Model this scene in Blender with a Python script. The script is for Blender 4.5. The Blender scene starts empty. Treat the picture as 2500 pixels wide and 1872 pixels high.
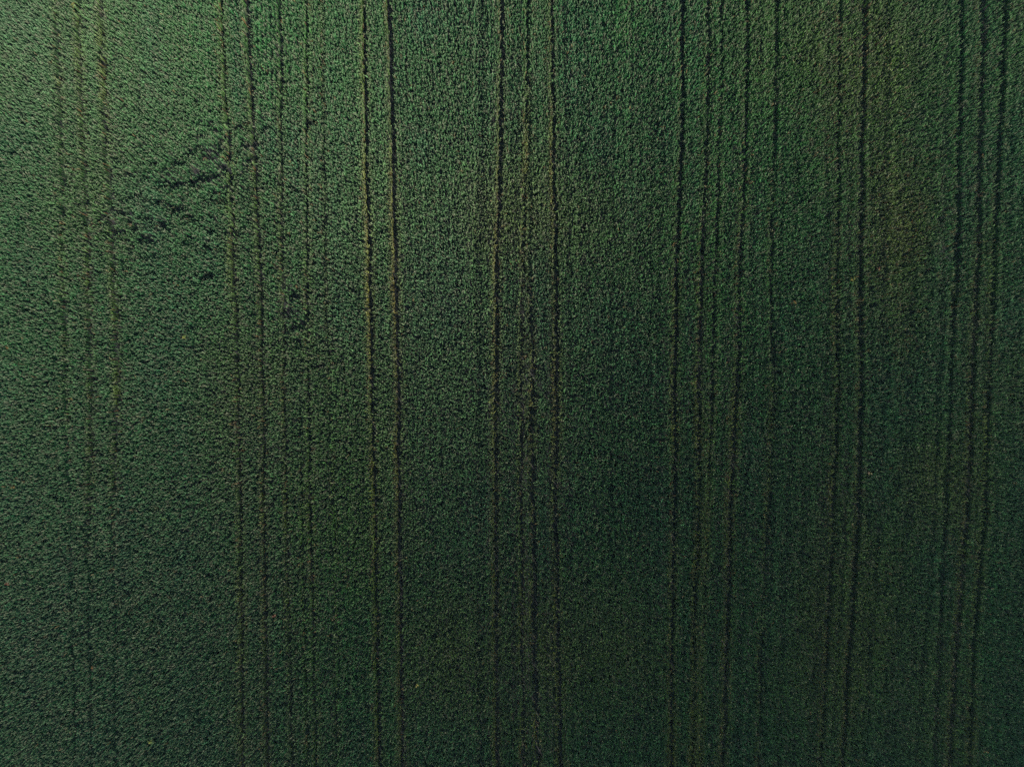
import bpy, math, random
import numpy as np
from mathutils import Vector

random.seed(7)
rng = np.random.default_rng(11)
sc = bpy.context.scene
col = sc.collection

# ------------------------------------------------------------------ camera
H = 46.0                      # drone height above the soil
F = 1667.0                    # focal length in photograph pixels (2500 px wide)
cam_d = bpy.data.cameras.new('camera')
cam_d.sensor_fit = 'HORIZONTAL'
cam_d.sensor_width = 36.0
cam_d.lens = 36.0 * F / 2500.0
cam_d.clip_end = 8000.0
cam = bpy.data.objects.new('camera', cam_d)
col.objects.link(cam)
cam.location = (0, 0, H)
cam.rotation_euler = (0, 0, 0)
sc.camera = cam

# ------------------------------------------------------------------ light
SUN_EL = math.radians(37.0)
SUN_DIR = Vector((0.55, -0.83, 0)).normalized()      # horizontal direction towards the sun (lower right)
SKY = 0.05
SUN = 5.0
world = bpy.data.worlds.new('World')
sc.world = world
world.use_nodes = True
nt = world.node_tree
bg = nt.nodes['Background']
sky = nt.nodes.new('ShaderNodeTexSky')
sky.sky_type = 'NISHITA'
sky.sun_disc = False
sky.sun_elevation = SUN_EL
sky.sun_rotation = math.atan2(SUN_DIR.x, SUN_DIR.y)
nt.links.new(sky.outputs[0], bg.inputs[0])
bg.inputs[1].default_value = SKY
sun_d = bpy.data.lights.new('sun', 'SUN')
sun_d.energy = SUN
sun_d.angle = math.radians(0.5)
sun_d.color = (1.0, 0.96, 0.90)
sun = bpy.data.objects.new('sun', sun_d)
col.objects.link(sun)
to_sun = Vector((SUN_DIR.x * math.cos(SUN_EL), SUN_DIR.y * math.cos(SUN_EL), math.sin(SUN_EL)))
sun.rotation_euler = to_sun.to_track_quat('Z', 'Y').to_euler()
sun.location = to_sun * 80

sc.view_settings.view_transform = 'Standard'
sc.view_settings.look = 'None'
sc.view_settings.gamma = 1.0
sc.view_settings.use_curve_mapping = False
sc.view_settings.exposure = 0.62
sc.cycles.max_bounces = 5
sc.cycles.diffuse_bounces = 3
sc.cycles.use_denoising = False

# ------------------------------------------------------------------ helpers
def at(px, py, z):
    """photograph pixel -> point on the level z"""
    k = (H - z) / F
    return ((px - 1250.0) * k, (936.0 - py) * k)

def mesh_from(name, verts, faces, mats=(), fm=None):
    me = bpy.data.meshes.new(name)
    me.from_pydata(verts, [], faces)
    for m in mats:
        me.materials.append(m)
    if fm is not None:
        me.polygons.foreach_set('material_index', fm)
    me.update()
    return me

def link(name, me):
    o = bpy.data.objects.new(name, me)
    col.objects.link(o)
    return o

def tag(o, label=None, cat=None, group=None, kind=None):
    for k, v in (('label', label), ('category', cat), ('group', group), ('kind', kind)):
        if v:
            o[k] = v

class Noise2:
    """smooth value noise on the plane, for numpy arrays"""
    def __init__(self, seed):
        self.t = np.random.default_rng(seed).random((256, 256))
    def __call__(self, x, y):
        xi = np.floor(x).astype(int); yi = np.floor(y).astype(int)
        fx = x - xi; fy = y - yi
        fx = fx * fx * (3 - 2 * fx); fy = fy * fy * (3 - 2 * fy)
        t = self.t
        a = t[xi % 256, yi % 256]; b = t[(xi + 1) % 256, yi % 256]
        c = t[xi % 256, (yi + 1) % 256]; d = t[(xi + 1) % 256, (yi + 1) % 256]
        return (a * (1 - fx) + b * fx) * (1 - fy) + (c * (1 - fx) + d * fx) * fy

# ------------------------------------------------------------------ materials
def new_mat(name):
    m = bpy.data.materials.new(name)
    m.use_nodes = True
    n = m.node_tree.nodes
    return m, n, m.node_tree.links, n['Principled BSDF']

def soil_material(name, c0, c1, c2):
    m, n, l, p = new_mat(name)
    tc = n.new('ShaderNodeTexCoord')
    a = n.new('ShaderNodeTexNoise'); a.inputs['Scale'].default_value = 1.7; a.inputs['Detail'].default_value = 8
    b = n.new('ShaderNodeTexNoise'); b.inputs['Scale'].default_value = 22; b.inputs['Detail'].default_value = 6
    for t in (a, b):
        l.new(tc.outputs['Object'], t.inputs['Vector'])
    r = n.new('ShaderNodeValToRGB')
    r.color_ramp.elements[0].position = 0.3; r.color_ramp.elements[0].color = (*c0, 1)
    r.color_ramp.elements[1].position = 0.7; r.color_ramp.elements[1].color = (*c2, 1)
    e = r.color_ramp.elements.new(0.5); e.color = (*c1, 1)
    mx = n.new('ShaderNodeMath'); mx.operation = 'ADD'
    sc_ = n.new('ShaderNodeMath'); sc_.operation = 'MULTIPLY_ADD'
    sc_.inputs[1].default_value = 0.5; sc_.inputs[2].default_value = -0.25
    l.new(b.outputs['Fac'], sc_.inputs[0])
    l.new(a.outputs['Fac'], mx.inputs[0]); l.new(sc_.outputs[0], mx.inputs[1])
    l.new(mx.outputs[0], r.inputs['Fac'])
    l.new(r.outputs['Color'], p.inputs['Base Color'])
    p.inputs['Roughness'].default_value = 0.95
    p.inputs['Specular IOR Level'].default_value = 0.2
    bu = n.new('ShaderNodeBump'); bu.inputs['Strength'].default_value = 0.6; bu.inputs['Distance'].default_value = 0.04
    l.new(b.outputs['Fac'], bu.inputs['Height']); l.new(bu.outputs['Normal'], p.inputs['Normal'])
    return m

M_SOIL = soil_material('soil', (0.018, 0.018, 0.019), (0.028, 0.027, 0.027), (0.042, 0.038, 0.035))
M_TRACK = soil_material('packed_soil', (0.022, 0.021, 0.023), (0.032, 0.030, 0.031), (0.046, 0.042, 0.040))

def plant_material(name, pale, mix, rough, spec, transl):
    """the colour of each plant comes with the plant (instance attribute tint)"""
    m, n, l, p = new_mat(name)
    at_ = n.new('ShaderNodeAttribute'); at_.attribute_type = 'INSTANCER'; at_.attribute_name = 'tint'
    mx = n.new('ShaderNodeMix'); mx.data_type = 'RGBA'
    mx.inputs['Factor'].default_value = mix
    l.new(at_.outputs['Color'], mx.inputs[6])
    mx.inputs[7].default_value = (*pale, 1)
    l.new(mx.outputs[2], p.inputs['Base Color'])
    p.inputs['Roughness'].default_value = rough
    p.inputs['Specular IOR Level'].default_value = spec
    tr = n.new('ShaderNodeBsdfTranslucent')
    l.new(mx.outputs[2], tr.inputs['Color'])
    ms = n.new('ShaderNodeMixShader'); ms.inputs[0].default_value = transl
    l.new(p.outputs[0], ms.inputs[1]); l.new(tr.outputs[0], ms.inputs[2])
    l.new(ms.outputs[0], n['Material Output'].inputs['Surface'])
    return m

M_LEAF = plant_material('crop_leaf', (0.10, 0.14, 0.06), 0.0, 0.65, 0.15, 0.0)
M_EAR = plant_material('crop_ear', (0.28, 0.34, 0.20), 0.30, 0.7, 0.12, 0.0)

def flat_mat(name, c, rough=0.6):
    m, n, l, p = new_mat(name)
    tc = n.new('ShaderNodeTexCoord')
    a = n.new('ShaderNodeTexNoise'); a.inputs['Scale'].default_value = 14; a.inputs['Detail'].default_value = 3
    l.new(tc.outputs['Object'], a.inputs['Vector'])
    r = n.new('ShaderNodeValToRGB')
    r.color_ramp.elements[0].position = 0.35; r.color_ramp.elements[0].color = (c[0] * .7, c[1] * .7, c[2] * .7, 1)
    r.color_ramp.elements[1].position = 0.65; r.color_ramp.elements[1].color = (min(1, c[0] * 1.25), min(1, c[1] * 1.25), min(1, c[2] * 1.25), 1)
    l.new(a.outputs['Fac'], r.inputs['Fac']); l.new(r.outputs['Color'], p.inputs['Base Color'])
    p.inputs['Roughness'].default_value = rough
    p.inputs['Specular IOR Level'].default_value = 0.08
    return m

# ------------------------------------------------------------------ wheel tracks, read off the photograph
YS = np.array([0, 311, 624, 935, 1248, 1559, 1872], float)
# (pixel x at the seven levels, half width in metres, strength, from_y, to_y)
TR = [
    ([136, 150, 155, 164, 172, 180, 188], 0.14, 0.65, -999, 1150),
    ([190, 201, 215, 226, 219, 223, 228], 0.17, 0.85, -999, 1400),
    ([243, 257, 274, 288, 276, 283, 289], 0.17, 0.85, -999, 1450),
    ([540, 554, 571, 582, 588, 592, 596], 0.17, 1.0, -999, 9999),
    ([600, 617, 633, 644, 647, 650, 655], 0.17, 1.0, -999, 9999),
    ([687, 688, 689, 695, 701, 708, 717], 0.13, 0.85, -999, 9999),
    ([750, 750, 750, 754, 760, 767, 774], 0.13, 0.85, -999, 9999),
    ([725, 727, 730, 735, 740, 746, 752], 0.1, 0.55, 880, 9999),
    ([785, 790, 797, 805, 819, 822, 826], 0.1, 0.5, -999, 9999),
    ([889, 893, 902, 910, 917, 921, 927], 0.17, 1.0, -999, 9999),
    ([949, 959, 965, 973, 975, 979, 983], 0.18, 1.0, -999, 9999),
    ([1227, 1223, 1215, 1212, 1211, 1212, 1215], 0.18, 1.0, -999, 9999),
    ([1291, 1287, 1278, 1275, 1274, 1276, 1279], 0.14, 0.9, -999, 9999),
    ([1290, 1291, 1295, 1301, 1302, 1304, 1313], 0.15, 1.0, 560, 9999),
    ([1347, 1351, 1356, 1360, 1358, 1363, 1371], 0.18, 1.0, -999, 9999),
    ([1668, 1666, 1654, 1648, 1648, 1643, 1637], 0.18, 1.0, -999, 9999),
    ([1730, 1727, 1714, 1707, 1707, 1696, 1691], 0.19, 1.0, -999, 9999),
    ([1763, 1759, 1750, 1740, 1727, 1716, 1707], 0.12, 0.8, -999, 9999),
    ([1825, 1824, 1809, 1801, 1781, 1773, 1765], 0.19, 1.0, -999, 9999),
    ([1836, 1834, 1829, 1822, 1800, 1790, 1783], 0.1, 0.5, 250, 700),
    ([1896, 1891, 1883, 1889, 1874, 1860, 1850], 0.12, 0.6, -999, 9999),
    ([2051, 2047, 2044, 2044, 2035, 2018, 2004], 0.17, 0.85, -999, 9999),
    ([2113, 2106, 2100, 2102, 2096, 2075, 2057], 0.21, 1.0, -999, 9999),
    ([2346, 2341, 2335, 2318, 2306, 2290, 2280], 0.2, 0.7, -999, 1000),
    ([2397, 2391, 2389, 2372, 2360, 2335, 2315], 0.22, 1.0, -999, 9999),
    ([2454, 2440, 2425, 2414, 2403, 2380, 2363], 0.22, 0.9, -999, 9999),
]
ZC = 0.80
XMAX, YMAX = 40.0, 31.0
grid_y = np.linspace(-YMAX - 4, YMAX + 4, 400)
tracks = []
for i, (xs, hw, st, y0, y1) in enumerate(TR):
    k = (H - ZC) / F
    ys_w = (936 - YS) * k
    xs_w = (np.array(xs, float) - 1250) * k
    # beyond the frame the track carries on straight
    order = np.argsort(ys_w)
    yw, xw = ys_w[order], xs_w[order]
    s0 = (xw[1] - xw[0]) / (yw[1] - yw[0]); s1 = (xw[-1] - xw[-2]) / (yw[-1] - yw[-2])
    yw = np.concatenate([[yw[0] - 30], yw, [yw[-1] + 30]])
    xw = np.concatenate([[xw[0] - 30 * s0], xw, [xw[-1] + 30 * s1]])
    gx = np.interp(grid_y, yw, xw)
    ker = np.exp(-np.linspace(-2, 2, 31) ** 2); ker /= ker.sum()
    gx = np.convolve(np.pad(gx, 15, mode='edge'), ker, 'valid')
    nz = Noise2(50 + i)
    gx = gx + (nz(grid_y * 0.45 + 9, grid_y * 0 + .5) - .5) * 0.16 + (nz(grid_y * 1.6 + 31, grid_y * 0 + .5) - .5) * 0.03
    lo, hi = (936 - y1) * k, (936 - y0) * k
    tracks.append(dict(x=gx, hw=hw, st=st, lo=lo, hi=hi, nz=nz))

# ------------------------------------------------------------------ ground
g = 3000.0
ground = link('ground', mesh_from('ground', [(-g, -g, 0), (g, -g, 0), (g, g, 0), (-g, g, 0)], [(0, 1, 2, 3)], [M_SOIL]))
tag(ground, kind='structure')

for i, t in enumerate(tracks):
    v, f = [], []
    rows = [j for j in range(len(grid_y)) if t['lo'] <= grid_y[j] <= t['hi']][::2]
    z = 0.004
    for j in rows:
        for s in (-1, -0.45, 0.45, 1):
            v.append((t['x'][j] + s * t['hw'] * (0.9 + 0.25 * random.random()), grid_y[j],
                      z + 0.0003 * i + (0.012 if abs(s) < .5 else 0.0)))
    for r in range(len(rows) - 1):
        for c in range(3):
            a = r * 4 + c
            f.append((a, a + 1, a + 5, a + 4))
    o = link('wheel_track', mesh_from('wheel_track', v, f, [M_TRACK]))
    tag(o, kind='structure')

# ------------------------------------------------------------------ one clump of the cereal: stems, leaves and ears
def make_clump(seed):
    r = random.Random(seed)
    V, Fc, fm = [], [], []
    def strip(pts, widths, side):
        b = len(V)
        for p, w in zip(pts, widths):
            V.append(p - side * w / 2); V.append(p + side * w / 2)
        for i in range(len(pts) - 1):
            Fc.append((b + 2 * i, b + 2 * i + 1, b + 2 * i + 3, b + 2 * i + 2)); fm.append(0)
    def ear(base, top, rad, mat=1):
        ax = (top - base).normalized()
        u = ax.orthogonal().normalized(); w = ax.cross(u)
        b = len(V)
        n = 4
        for h, rr in ((0, .55), (.35, 1), (.75, .8)):
            for q in range(n):
                an = q * 2 * math.pi / n + h
                V.append(base.lerp(top, h) + (u * math.cos(an) + w * math.sin(an)) * rad * rr)
        V.append(top.copy())
        for lv in range(2):
            for q in range(n):
                a0 = b + lv * n + q; a1 = b + lv * n + (q + 1) % n
                Fc.append((a0, a1, a1 + n, a0 + n)); fm.append(mat)
        for q in range(n):
            Fc.append((b + 2 * n + q, b + 2 * n + (q + 1) % n, b + 3 * n)); fm.append(mat)
    cl = Vector((r.gauss(0, .02), r.gauss(0, .02), 0))
    for s in range(2 + (seed % 2)):
        an = r.uniform(0, 6.283); rd = r.uniform(0.003, 0.026)
        base = Vector((math.cos(an) * rd, math.sin(an) * rd, 0))
        hgt = r.uniform(0.62, 0.88)
        top = base + Vector((r.gauss(0, .009), r.gauss(0, .009), hgt)) + cl
        sd = Vector((r.gauss(0, 1), r.gauss(0, 1), 0)).normalized()
        strip([base, base.lerp(top, .5), top], [.014, .014, .012], sd)
        et = top + Vector((r.gauss(0, .025), r.gauss(0, .025), r.uniform(.13, .21)))
        ear(top, et, r.uniform(.013, .019))
        # erect leaves along the stem, the flag leaf highest
        for hf in (r.uniform(.44, .60), r.uniform(.66, .84)):
            la = r.uniform(0, 6.283)
            out = Vector((math.cos(la), math.sin(la), 0))
            tw = la + r.uniform(-.9, .9)
            side = Vector((-math.sin(tw), math.cos(tw), 0))
            p0 = base.lerp(top, hf)
            L = r.uniform(.22, .36)
            o = r.uniform(.03, .14) if r.random() < .85 else r.uniform(.2, .45)
            pts = [p0, p0 + out * L * o * .4 + Vector((0, 0, L * .45)), p0 + out * L * o * .8 + Vector((0, 0, L * .85)),
                   p0 + out * L * o * 1.5 + Vector((0, 0, L * r.uniform(.85, 1.1)))]
            w = r.uniform(.015, .025)
            strip(pts, [w * .7, w, w * .8, .004], side)
    return mesh_from('cereal_clump', [tuple(p) for p in V], Fc, [M_LEAF, M_EAR], fm)

clumps = bpy.data.collections.new('cereal_clumps')       # source shapes only; not in the scene
for k in range(8):
    clumps.objects.link(bpy.data.objects.new('cereal_clump', make_clump(100 + k)))

# ------------------------------------------------------------------ where each clump stands
ROW, STEP = 0.178, 0.068
mid_j = len(grid_y) // 2
main = sorted((t for t in tracks if t['st'] >= .65 and t['lo'] < -20 and t['hi'] > 20), key=lambda t: t['x'][mid_j])
U = np.array([t['x'][mid_j] for t in main])                # where each track crosses the middle of the field
DX = np.stack([t['x'] - t['x'][mid_j] for t in main])       # how it swings away from there
def swing(u, yy):
    """sideways swing of a drill row that crosses the middle at u"""
    i = np.clip(np.searchsorted(U, u) - 1, 0, len(U) - 2)
    f = np.clip((u - U[i]) / (U[i + 1] - U[i]), 0, 1)
    yi = np.clip((yy - grid_y[0]) / (grid_y[1] - grid_y[0]), 0, len(grid_y) - 1.001)
    j = yi.astype(int); g_ = yi - j
    v = lambda k: DX[k, j] * (1 - g_) + DX[k, j + 1] * g_
    return v(i) * (1 - f) + v(i + 1) * f

nx = int(2 * XMAX / ROW); ny = int(2 * YMAX / STEP)
rows_u = -XMAX + np.arange(nx) * ROW + rng.uniform(-.012, .012, nx)
run_over = {}
for t in main:                                              # the wheel takes the row under it and pushes its neighbours aside
    uc = t['x'][mid_j]; half = t['hw'] + .035
    own = [int(np.argmin(np.abs(rows_u - uc)))]
    if t['hw'] >= .26:
        own.append(own[0] + (1 if rows_u[own[0]] < uc else -1))
    run_over[id(t)] = own
    for j_ in range(min(own) - 2, min(own)):
        rows_u[j_] = min(rows_u[j_], uc - half - (min(own) - 1 - j_) * .13)
    for j_ in range(max(own) + 1, max(own) + 3):
        rows_u[j_] = max(rows_u[j_], uc + half + (j_ - max(own) - 1) * .13)
gx, gy = np.meshgrid(np.arange(nx), np.arange(ny), indexing='ij')
rv = rng.normal(0, 1, nx)
row_vig = 1 + .05 * rv + .035 * np.convolve(rv, np.ones(3) / 1.7, 'same')   # some drill rows stand a little taller
u = np.repeat(rows_u[:, None], ny, 1)
y = -YMAX + gy * STEP + rng.uniform(-.05, .05, gx.shape)
vig = np.repeat(row_vig[:, None], ny, 1)
u, y, vig, ri = u.ravel(), y.ravel(), vig.ravel(), gx.ravel()
x = u + swing(u, y) + rng.normal(0, .011, u.shape)

n1, n2, n3, n4, n5 = (Noise2(s) for s in (21, 22, 23, 24, 25))
hgt = 1.0 + (n1(x * .35, y * .14) - .5) * .16 + (n2(x * 1.5, y * .7) - .5) * .10 + (n3(x * 4, y * 3) - .5) * .03
hgt *= 1 + (vig - 1) * np.clip((x + 22) / 18, .35, 1.0) * np.clip(1.5 - x / 22, .45, 1.0) * (.5 + 1.1 * n3(u * 3.1 + 80, y * .12 + 80))
hgt *= rng.normal(1, .055, x.shape)
luck = rng.random(x.shape)
keep = luck > 0.13 + .14 * np.clip((n4(x * 1.1, y * .8) - .62) * 4, 0, 1)
edge = np.zeros_like(x)
leanx = np.zeros_like(x)
xs0 = u + swing(u, y)                                       # the row's own line, without the plants' scatter
for t in tracks:
    xc = np.interp(y, grid_y, t['x'])
    d = xs0 - xc
    hwv = t['hw'] * (0.95 + 0.1 * t['nz'](y * .5 + 5, y * 0 + .3))
    fade = np.clip(np.minimum(y - t['lo'], t['hi'] - y) / 7.0, 0, 1)
    patch = np.clip((t['nz'](y * .33 + 70, y * 0 + .7) - .30 + (t['st'] - .45) * 1.3) * 3, 0, 1) * fade
    inside = np.abs(d) < hwv
    if any(t is m_ for m_ in main):                         # exactly the rows the wheel runs over
        inside = np.isin(ri, run_over[id(t)])
    if t['st'] >= .65:                                      # run-over row: hardly anything, and that short
        low = inside & (rng.random(x.shape) < patch)
        gone = low & (rng.random(x.shape) < .65)
        keep &= ~gone
        hgt = np.where(low, hgt * rng.uniform(.12, .34, x.shape), np.where(inside, hgt * .7, hgt))
    else:                                                   # an old pass: the row is only held back
        hgt = np.where(inside, hgt * (1 - .45 * patch * t['st'] / .6), hgt)
    near = np.exp(-np.clip(np.abs(d) - hwv, 0, None) / .15) * fade * t['st'] * np.where(d < 0, 1.0, .55)
    edge = np.maximum(edge, near)
    # rows along a wheel track get more light and room: full and a touch taller
    side_row = (np.abs(d) > hwv * .6) & (np.abs(d) < t['hw'] + .12) & ~inside & (t['st'] >= .65)
    keep |= side_row & (luck > .02)
    hgt = np.where(side_row, np.maximum(hgt, 1.0) * 1.03, hgt)
    leanx += -np.sign(d) * near * .03

# thin, beaten-down patches (photograph pixels: centre, half size x, half size y)
BL = [(473, 423, 22, 9), (497, 440, 16, 8), (520, 428, 20, 8), (440, 445, 14, 7), (420, 425, 14, 6), (560, 338, 13, 10), (513, 300, 13, 7),
      (330, 562, 14, 12), (352, 577, 20, 8), (318, 545, 8, 8), (395, 549, 14, 6), (386, 495, 7, 9), (512, 674, 18, 7), (505, 602, 10, 7), (520, 565, 9, 7),
      (420, 400, 13, 8), (470, 372, 15, 6), (590, 425, 12, 7), (545, 410, 10, 9), (378, 398, 8, 8), (575, 570, 9, 7),
      (718, 722, 14, 12), (706, 765, 11, 14), (738, 790, 13, 10), (716, 805, 10, 10), (728, 832, 14, 8), (752, 770, 8, 12), (700, 700, 9, 8),
      (470, 800, 12, 7), 
      (758, 302, 9, 8),
      (620, 268, 7, 6)]
hr = random.Random(5)
for q in range(105):                                        # smaller ones strewn along the beaten strip
    f_ = hr.random()
    BL.append((300 + 290 * f_ + hr.gauss(0, 48), 590 - 265 * f_ + hr.gauss(0, 52), hr.uniform(6, 14), hr.uniform(4, 7)))
for bx, by, rx, ry in BL:
    cx, cy = at(bx, by, .6)
    k = (H - .6) / F
    d = np.hypot((x - cx) / (rx * .85 * k), (y - cy) / (ry * .95 * k)) + (n5(x * 3.1, y * 3.1) - .5) * 1.1 + (n2(x * 7, y * 7) - .5) * .9
    hole = d < .9
    keep &= ~(hole & (rng.random(x.shape) < .72))
    hgt = np.where(hole, hgt * rng.uniform(.25, .6, x.shape), hgt)
    hgt = np.where((d >= .9) & (d < 1.6), hgt * (.72 + .18 * (d - .9) / .7), hgt)
# the beaten area as a whole is uneven
cx, cy = at(430, 480, .6)
unev = np.exp(-(((x - cx) / 5.5) ** 2 + ((y - cy) / 4.2) ** 2))
cx2, cy2 = at(718, 770, .6)
unev = np.maximum(unev, np.exp(-(((x - cx2) / 1.6) ** 2 + ((y - cy2) / 3.5) ** 2)))
hgt *= 1 - unev * np.clip((n5(x * 1.2 + 3, y * 1.9) - .5) * 2.2, 0, .5)

x, y, hgt, edge, leanx, unev = (a[keep] for a in (x, y, hgt, edge, leanx, unev))
ri = ri[keep]
N = len(x)

# colours: blue-green cereal, some plants paler or turning, more of them beside the tracks
base = np.array([0.0235, 0.104, 0.031])
tint = np.repeat(base[None], N, 0) * (rng.lognormal(0, .33, N) * (1 + .10 * np.clip(rv[ri], -2, 2)))[:, None]
big = n1(x * .11 + 60, y * .09 + 60)
mid = n4(x * .5 + 30, y * .25 + 30)
blue = np.clip((mid - .5) * 2.2, 0, 1)[:, None]
tint = tint * (1 - blue) + tint * np.array([.88, .95, 1.22]) * blue
def zone(px, py, rx, ry):
    """a soft-edged patch for tinting the crop (photograph pixels)"""
    zx, zy = at(px, py, .8); k = (H - .8) / F
    q = ((x - zx) / (rx * k)) ** 2 + ((y - zy) / (ry * k)) ** 2
    return np.exp(-q) * (.65 + .7 * n4(x * .45 + 9, y * .3 + 9))
yel = np.clip((big - .60) * 2, 0, .5)
for z in ((2130, 170, 150, 260), (2190, 560, 70, 260), (1990, 120, 80, 120), (2300, 1180, 120, 130), (1300, 1600, 300, 160), (2060, 1500, 160, 300)):
    yel = np.maximum(yel, zone(*z))
yel = np.maximum(yel * .7, np.maximum(zone(2185, 530, 90, 260), zone(2075, 190, 95, 210)) * .9)
yel = np.maximum(yel, edge * (.45 + .8 * n2(x * .2, y * .35)) * np.clip(1.1 - y / 30, .5, 1.7))
yel = np.clip(yel, 0, 1)[:, None]
tint = tint * (1 - yel) + tint * np.array([3.6, 1.12, .55]) * yel
grey_lit = np.clip(np.maximum(zone(1080, 640, 190, 440), zone(930, 480, 240, 300) * .7) + zone(1230, 760, 430, 480) * .55 + zone(380, 330, 260, 240) * .35 + zone(80, 90, 320, 240) * 1.1, 0, 1)[:, None]  # brownish band of crop; centre and upper left lightened as painted light falloff
tint = tint * (1 - grey_lit) + tint * np.array([2.6, 1.42, 1.65]) * grey_lit
fresh = np.clip(zone(1850, 230, 300, 420) + zone(820, 1370, 130, 330) + zone(620, 130, 240, 140) * .4 + zone(2350, 260, 200, 300) * .7
                + zone(1750, 800, 200, 260) * .6 + zone(1480, 60, 160, 160) * .6, 0, 1)[:, None]
deep_shade = np.clip(zone(230, 1560, 560, 460) * 1.15, 0, 1)[:, None]  # lower left darkened and cooled: light falloff painted into the crop colour
tint = tint * (1 - deep_shade) + tint * np.array([.60, .72, .84]) * deep_shade
tint = tint * (1 - fresh) + tint * np.array([.78, 1.12, .76]) * fresh
pale = (rng.random(N) < .15)
tint[pale] = tint[pale] * .4 + np.array([.125, .115, .082]) * rng.uniform(.7, 1.15, pale.sum())[:, None]
dry = (rng.random(N) < .005 + .11 * edge + .10 * np.maximum(zone(2185, 530, 90, 260), zone(2075, 190, 95, 210)))
tint[dry] = np.array([.16, .105, .042]) * rng.uniform(.5, 1.2, dry.sum())[:, None]

rot = np.stack([rng.normal(-.05, .07, N), rng.normal(-.02, .07, N) + leanx, rng.uniform(0, 6.283, N)], 1)
wid = rng.uniform(.85, 1.25, N)
scl = np.stack([wid, wid, hgt], 1)

me = bpy.data.meshes.new('cereal_crop')
me.vertices.add(N)
me.vertices.foreach_set('co', np.stack([x, y, np.zeros(N)], 1).astype(np.float32).ravel())
a = me.attributes.new('rot', 'FLOAT_VECTOR', 'POINT'); a.data.foreach_set('vector', rot.astype(np.float32).ravel())
a = me.attributes.new('scl', 'FLOAT_VECTOR', 'POINT'); a.data.foreach_set('vector', scl.astype(np.float32).ravel())
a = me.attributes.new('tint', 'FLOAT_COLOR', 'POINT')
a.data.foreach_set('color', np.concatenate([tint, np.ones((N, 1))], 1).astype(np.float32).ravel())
a = me.attributes.new('pick', 'INT', 'POINT'); a.data.foreach_set('value', rng.integers(0, 8, N).astype(np.int32))
me.materials.append(M_LEAF); me.materials.append(M_EAR)
crop = link('cereal_crop', me)
tag(crop, 'dense green cereal crop in fine drilled rows between dark wheel tracks', 'crop', kind='stuff')

ng = bpy.data.node_groups.new('grow_crop', 'GeometryNodeTree')
ng.interface.new_socket('Geometry', in_out='INPUT', socket_type='NodeSocketGeometry')
ng.interface.new_socket('Geometry', in_out='OUTPUT', socket_type='NodeSocketGeometry')
gi = ng.nodes.new('NodeGroupInput'); go = ng.nodes.new('NodeGroupOutput')
m2p = ng.nodes.new('GeometryNodeMeshToPoints')
iop = ng.nodes.new('GeometryNodeInstanceOnPoints')
ci = ng.nodes.new('GeometryNodeCollectionInfo')
ci.inputs['Collection'].default_value = clumps
ci.inputs['Separate Children'].default_value = True
ci.inputs['Reset Children'].default_value = True
def attr(name, typ):
    n = ng.nodes.new('GeometryNodeInputNamedAttribute'); n.data_type = typ
    n.inputs['Name'].default_value = name
    return next(o for o in n.outputs if o.enabled and o.name == 'Attribute')
L = ng.links.new
L(gi.outputs[0], m2p.inputs['Mesh']); L(m2p.outputs[0], iop.inputs['Points'])
L(ci.outputs[0], iop.inputs['Instance'])
iop.inputs['Pick Instance'].default_value = True
L(attr('pick', 'INT'), iop.inputs['Instance Index'])
e2r = ng.nodes.new('FunctionNodeEulerToRotation')
L(attr('rot', 'FLOAT_VECTOR'), e2r.inputs[0]); L(e2r.outputs[0], iop.inputs['Rotation'])
L(attr('scl', 'FLOAT_VECTOR'), iop.inputs['Scale'])
L(iop.outputs[0], go.inputs[0])
md = crop.modifiers.new('grow', 'NODES'); md.node_group = ng

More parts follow.
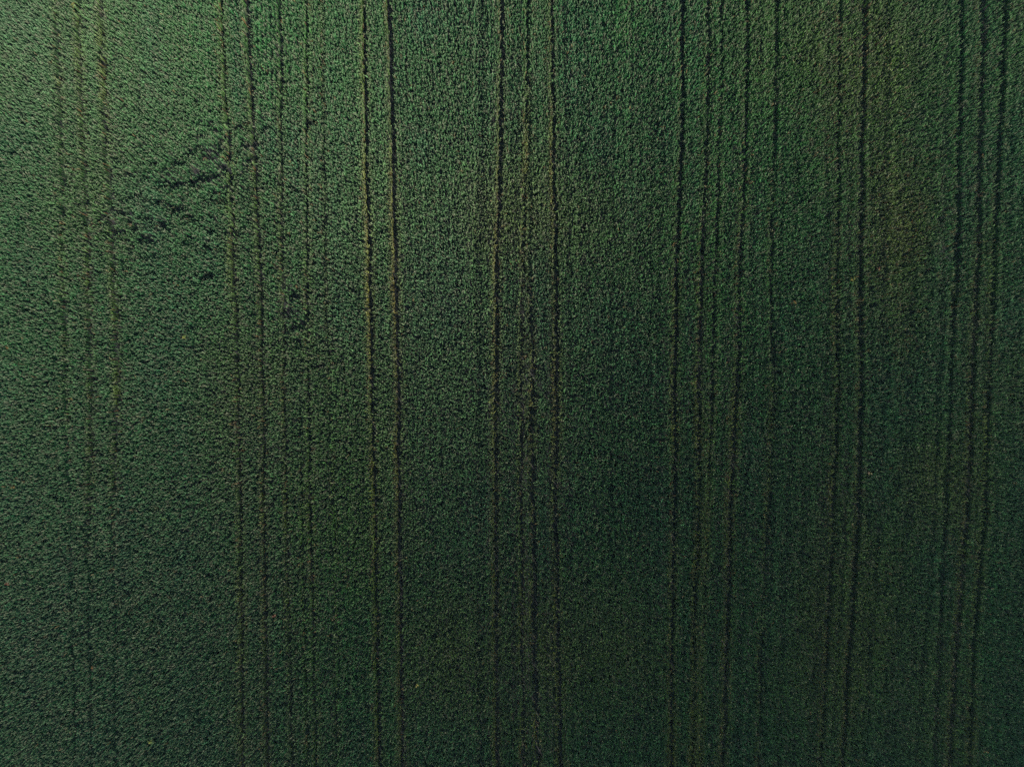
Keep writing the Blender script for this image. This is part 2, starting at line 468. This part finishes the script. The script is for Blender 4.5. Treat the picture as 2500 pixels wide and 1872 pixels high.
# ------------------------------------------------------------------ single weeds and dead plants standing out of the crop
def weed_mesh(seed, span, n_leaf, mats, tip):
    """a leafy weed: stalk, broad arching leaves and, if tip, a small flower head"""
    r = random.Random(seed)
    V, Fc, fm = [], [], []
    hgt = r.uniform(.86, .98)
    lx, ly = r.uniform(-.05, .05), r.uniform(-.05, .05)
    for h, rad in ((0, .012), (.5, .010), (1, .006)):
        for q in range(5):
            a = q * 2 * math.pi / 5
            V.append((lx * h + math.cos(a) * rad, ly * h + math.sin(a) * rad, hgt * h))
    for lv in range(2):
        for q in range(5):
            Fc.append((lv * 5 + q, lv * 5 + (q + 1) % 5, lv * 5 + 5 + (q + 1) % 5, lv * 5 + 5 + q)); fm.append(0)
    for i in range(n_leaf):
        a = i * 2.4 + r.uniform(-.4, .4)
        h = hgt * r.uniform(.72, 1.0)
        L = span * r.uniform(.35, .62)
        o = Vector((math.cos(a), math.sin(a), 0)); sd = Vector((-o.y, o.x, 0))
        p = Vector((lx * h / hgt, ly * h / hgt, h))
        b = len(V)
        rise = r.uniform(.25, .7)
        for t, ww in ((0, .25), (.3, .9), (.6, 1), (.85, .6), (1, .06)):
            c = p + o * L * t + Vector((0, 0, L * (rise * t - .75 * t * t)))
            ww = ww * span * .13
            V.append(tuple(c - sd * ww)); V.append(tuple(c + Vector((0, 0, -.012)))); V.append(tuple(c + sd * ww))
        for k in range(4):
            for m in range(2):
                q = b + k * 3 + m
                Fc.append((q, q + 1, q + 4, q + 3)); fm.append(1 if r.random() < .75 else 0)
    if tip:
        c = Vector((lx, ly, hgt + .03)); b = len(V); rr = span * .10
        for lv, (z, k) in enumerate(((-.5, .5), (0, 1), (.45, .75), (.75, .25))):
            for q in range(7):
                a = q * 2 * math.pi / 7 + lv * .3
                V.append((c.x + math.cos(a) * rr * k, c.y + math.sin(a) * rr * k, c.z + z * rr))
        for lv in range(3):
            for q in range(7):
                Fc.append((b + lv * 7 + q, b + lv * 7 + (q + 1) % 7, b + lv * 7 + 7 + (q + 1) % 7, b + lv * 7 + 7 + q)); fm.append(2)
        Fc.append(tuple(b + 21 + q for q in range(7))); fm.append(2)
    return mesh_from('weed_plant', V, Fc, mats, fm)

W_OLIVE = flat_mat('weed_olive', (.07, .10, .025)); W_YEL = flat_mat('weed_yellow', (.17, .145, .03))
W_OR = flat_mat('weed_orange', (.11, .06, .022)); W_RED = flat_mat('weed_russet', (.13, .055, .035)); W_PALE = flat_mat('weed_pale', (.13, .125, .07))
W_PINK = flat_mat('weed_pinkish', (.085, .06, .04))
SETS = {'yellow': [W_OLIVE, W_YEL, W_YEL], 'yellow_tip': [W_OLIVE, W_YEL, W_PALE], 'olive': [W_OLIVE, W_OLIVE, W_YEL], 'yellowgreen': [W_YEL, W_OLIVE, W_YEL],
        'orange': [W_OLIVE, W_OR, W_OR], 'orange_tip': [W_OR, W_OR, W_PALE], 'russet': [W_RED, W_RED, W_RED], 'pink': [W_OLIVE, W_PINK, W_PINK]}
WEEDS = [   # photograph pixel, span in m, leaves, colours, flower head, label
    (1016, 1673, .34, 8, 'yellow_tip', True, 'yellow weed with a pale tip in the dark crop, right of a lower track pair'),
    (2085, 680, .40, 8, 'yellow', True, 'bright yellow weed between the last strong pair of wheel tracks on the right'),
    (1942, 737, .38, 7, 'orange', False, 'dull orange weed in the right half, in open crop left of a wheel track pair'),
    (2147, 655, .42, 5, 'russet', False, 'thin russet dead stalk just right of a wide dark wheel track, upper right'),
    (365, 1812, .52, 10, 'olive', True, 'large olive yellow weed near the bottom edge, lower left'),
    (258, 1815, .44, 8, 'orange', False, 'brownish orange weed beside a larger olive one near the bottom left'),
    (225, 1630, .34, 7, 'orange_tip', False, 'small orange weed beside a dark hole in the crop, lower left'),
    (537, 1663, .32, 7, 'orange_tip', True, 'orange weed with a whitish top, a little left of a strong wheel track, lower left'),
    (667, 1505, .36, 7, 'russet', False, 'reddish weed right beside a wheel track of the lower left pair'),
    (15, 1424, .44, 8, 'russet', False, 'reddish brown weed at the very left edge, below the middle'),
    (30, 1190, .40, 8, 'orange', True, 'orange weed near the left edge, a third of the way up'),
    (15, 848, .40, 8, 'orange', False, 'orange weed at the very left edge, just above mid height'),
    (398, 1265, .38, 7, 'olive', False, 'brownish olive weed in the wide crop strip at the lower left'),
    (498, 387, .42, 7, 'pink', True, 'pinkish weed above the dark trampled holes in the upper left'),
    (313, 546, .44, 8, 'pink', False, 'pinkish brown plant at the edge of the leftmost dark trampled hole'),
    (175, 12, .46, 8, 'yellow', True, 'yellow weed at the top edge near the upper left corner'),
    (446, 822, .40, 9, 'yellowgreen', True, 'yellow green weed in the left crop strip, below the trampled holes'),
    (2408, 1835, .42, 8, 'orange', True, 'orange yellow weed in the dark lower right corner'),
    (169, 975, .38, 7, 'orange', False, 'orange weed in the leftmost faint wheel track'),
    (1284, 352, .44, 9, 'yellowgreen', False, 'yellowish weed leaning over the left edge of a central wheel track, upper middle'),
    (2126, 1155, .38, 8, 'pink', False, 'dull pinkish weed right of a wide wheel track in the right half'),
]
for i, (px, py, span, nl, kind_, tip, lab) in enumerate(WEEDS):
    wx, wy = at(px, py, .9)
    o = link('weed_plant', weed_mesh(500 + i, span * .85, nl, SETS[kind_], tip))
    o.location = (wx, wy, 0)
    tag(o, lab, 'weed', 'weeds scattered through the crop')

# ------------------------------------------------------------------ haze box added to lift the dark tones
hm, hn, hl, hp = new_mat('haze')
hn.remove(hp)
vol = hn.new('ShaderNodeVolumePrincipled')
vol.inputs['Color'].default_value = (0.36, 0.72, 0.80, 1)
vol.inputs['Density'].default_value = 0.00024
hl.new(vol.outputs[0], hn['Material Output'].inputs['Volume'])
e0, e1, zb, zt = -160, 160, -1.0, H + 4
hv = [(e0, e0, zb), (e1, e0, zb), (e1, e1, zb), (e0, e1, zb), (e0, e0, zt), (e1, e0, zt), (e1, e1, zt), (e0, e1, zt)]
haze = link('haze', mesh_from('haze', hv, [(3, 2, 1, 0), (4, 5, 6, 7), (0, 1, 5, 4), (1, 2, 6, 5), (2, 3, 7, 6), (3, 0, 4, 7)], [hm]))
tag(haze, 'thin haze added above the field to lift its dark tones', 'haze', kind='stuff')
print('clumps', N)
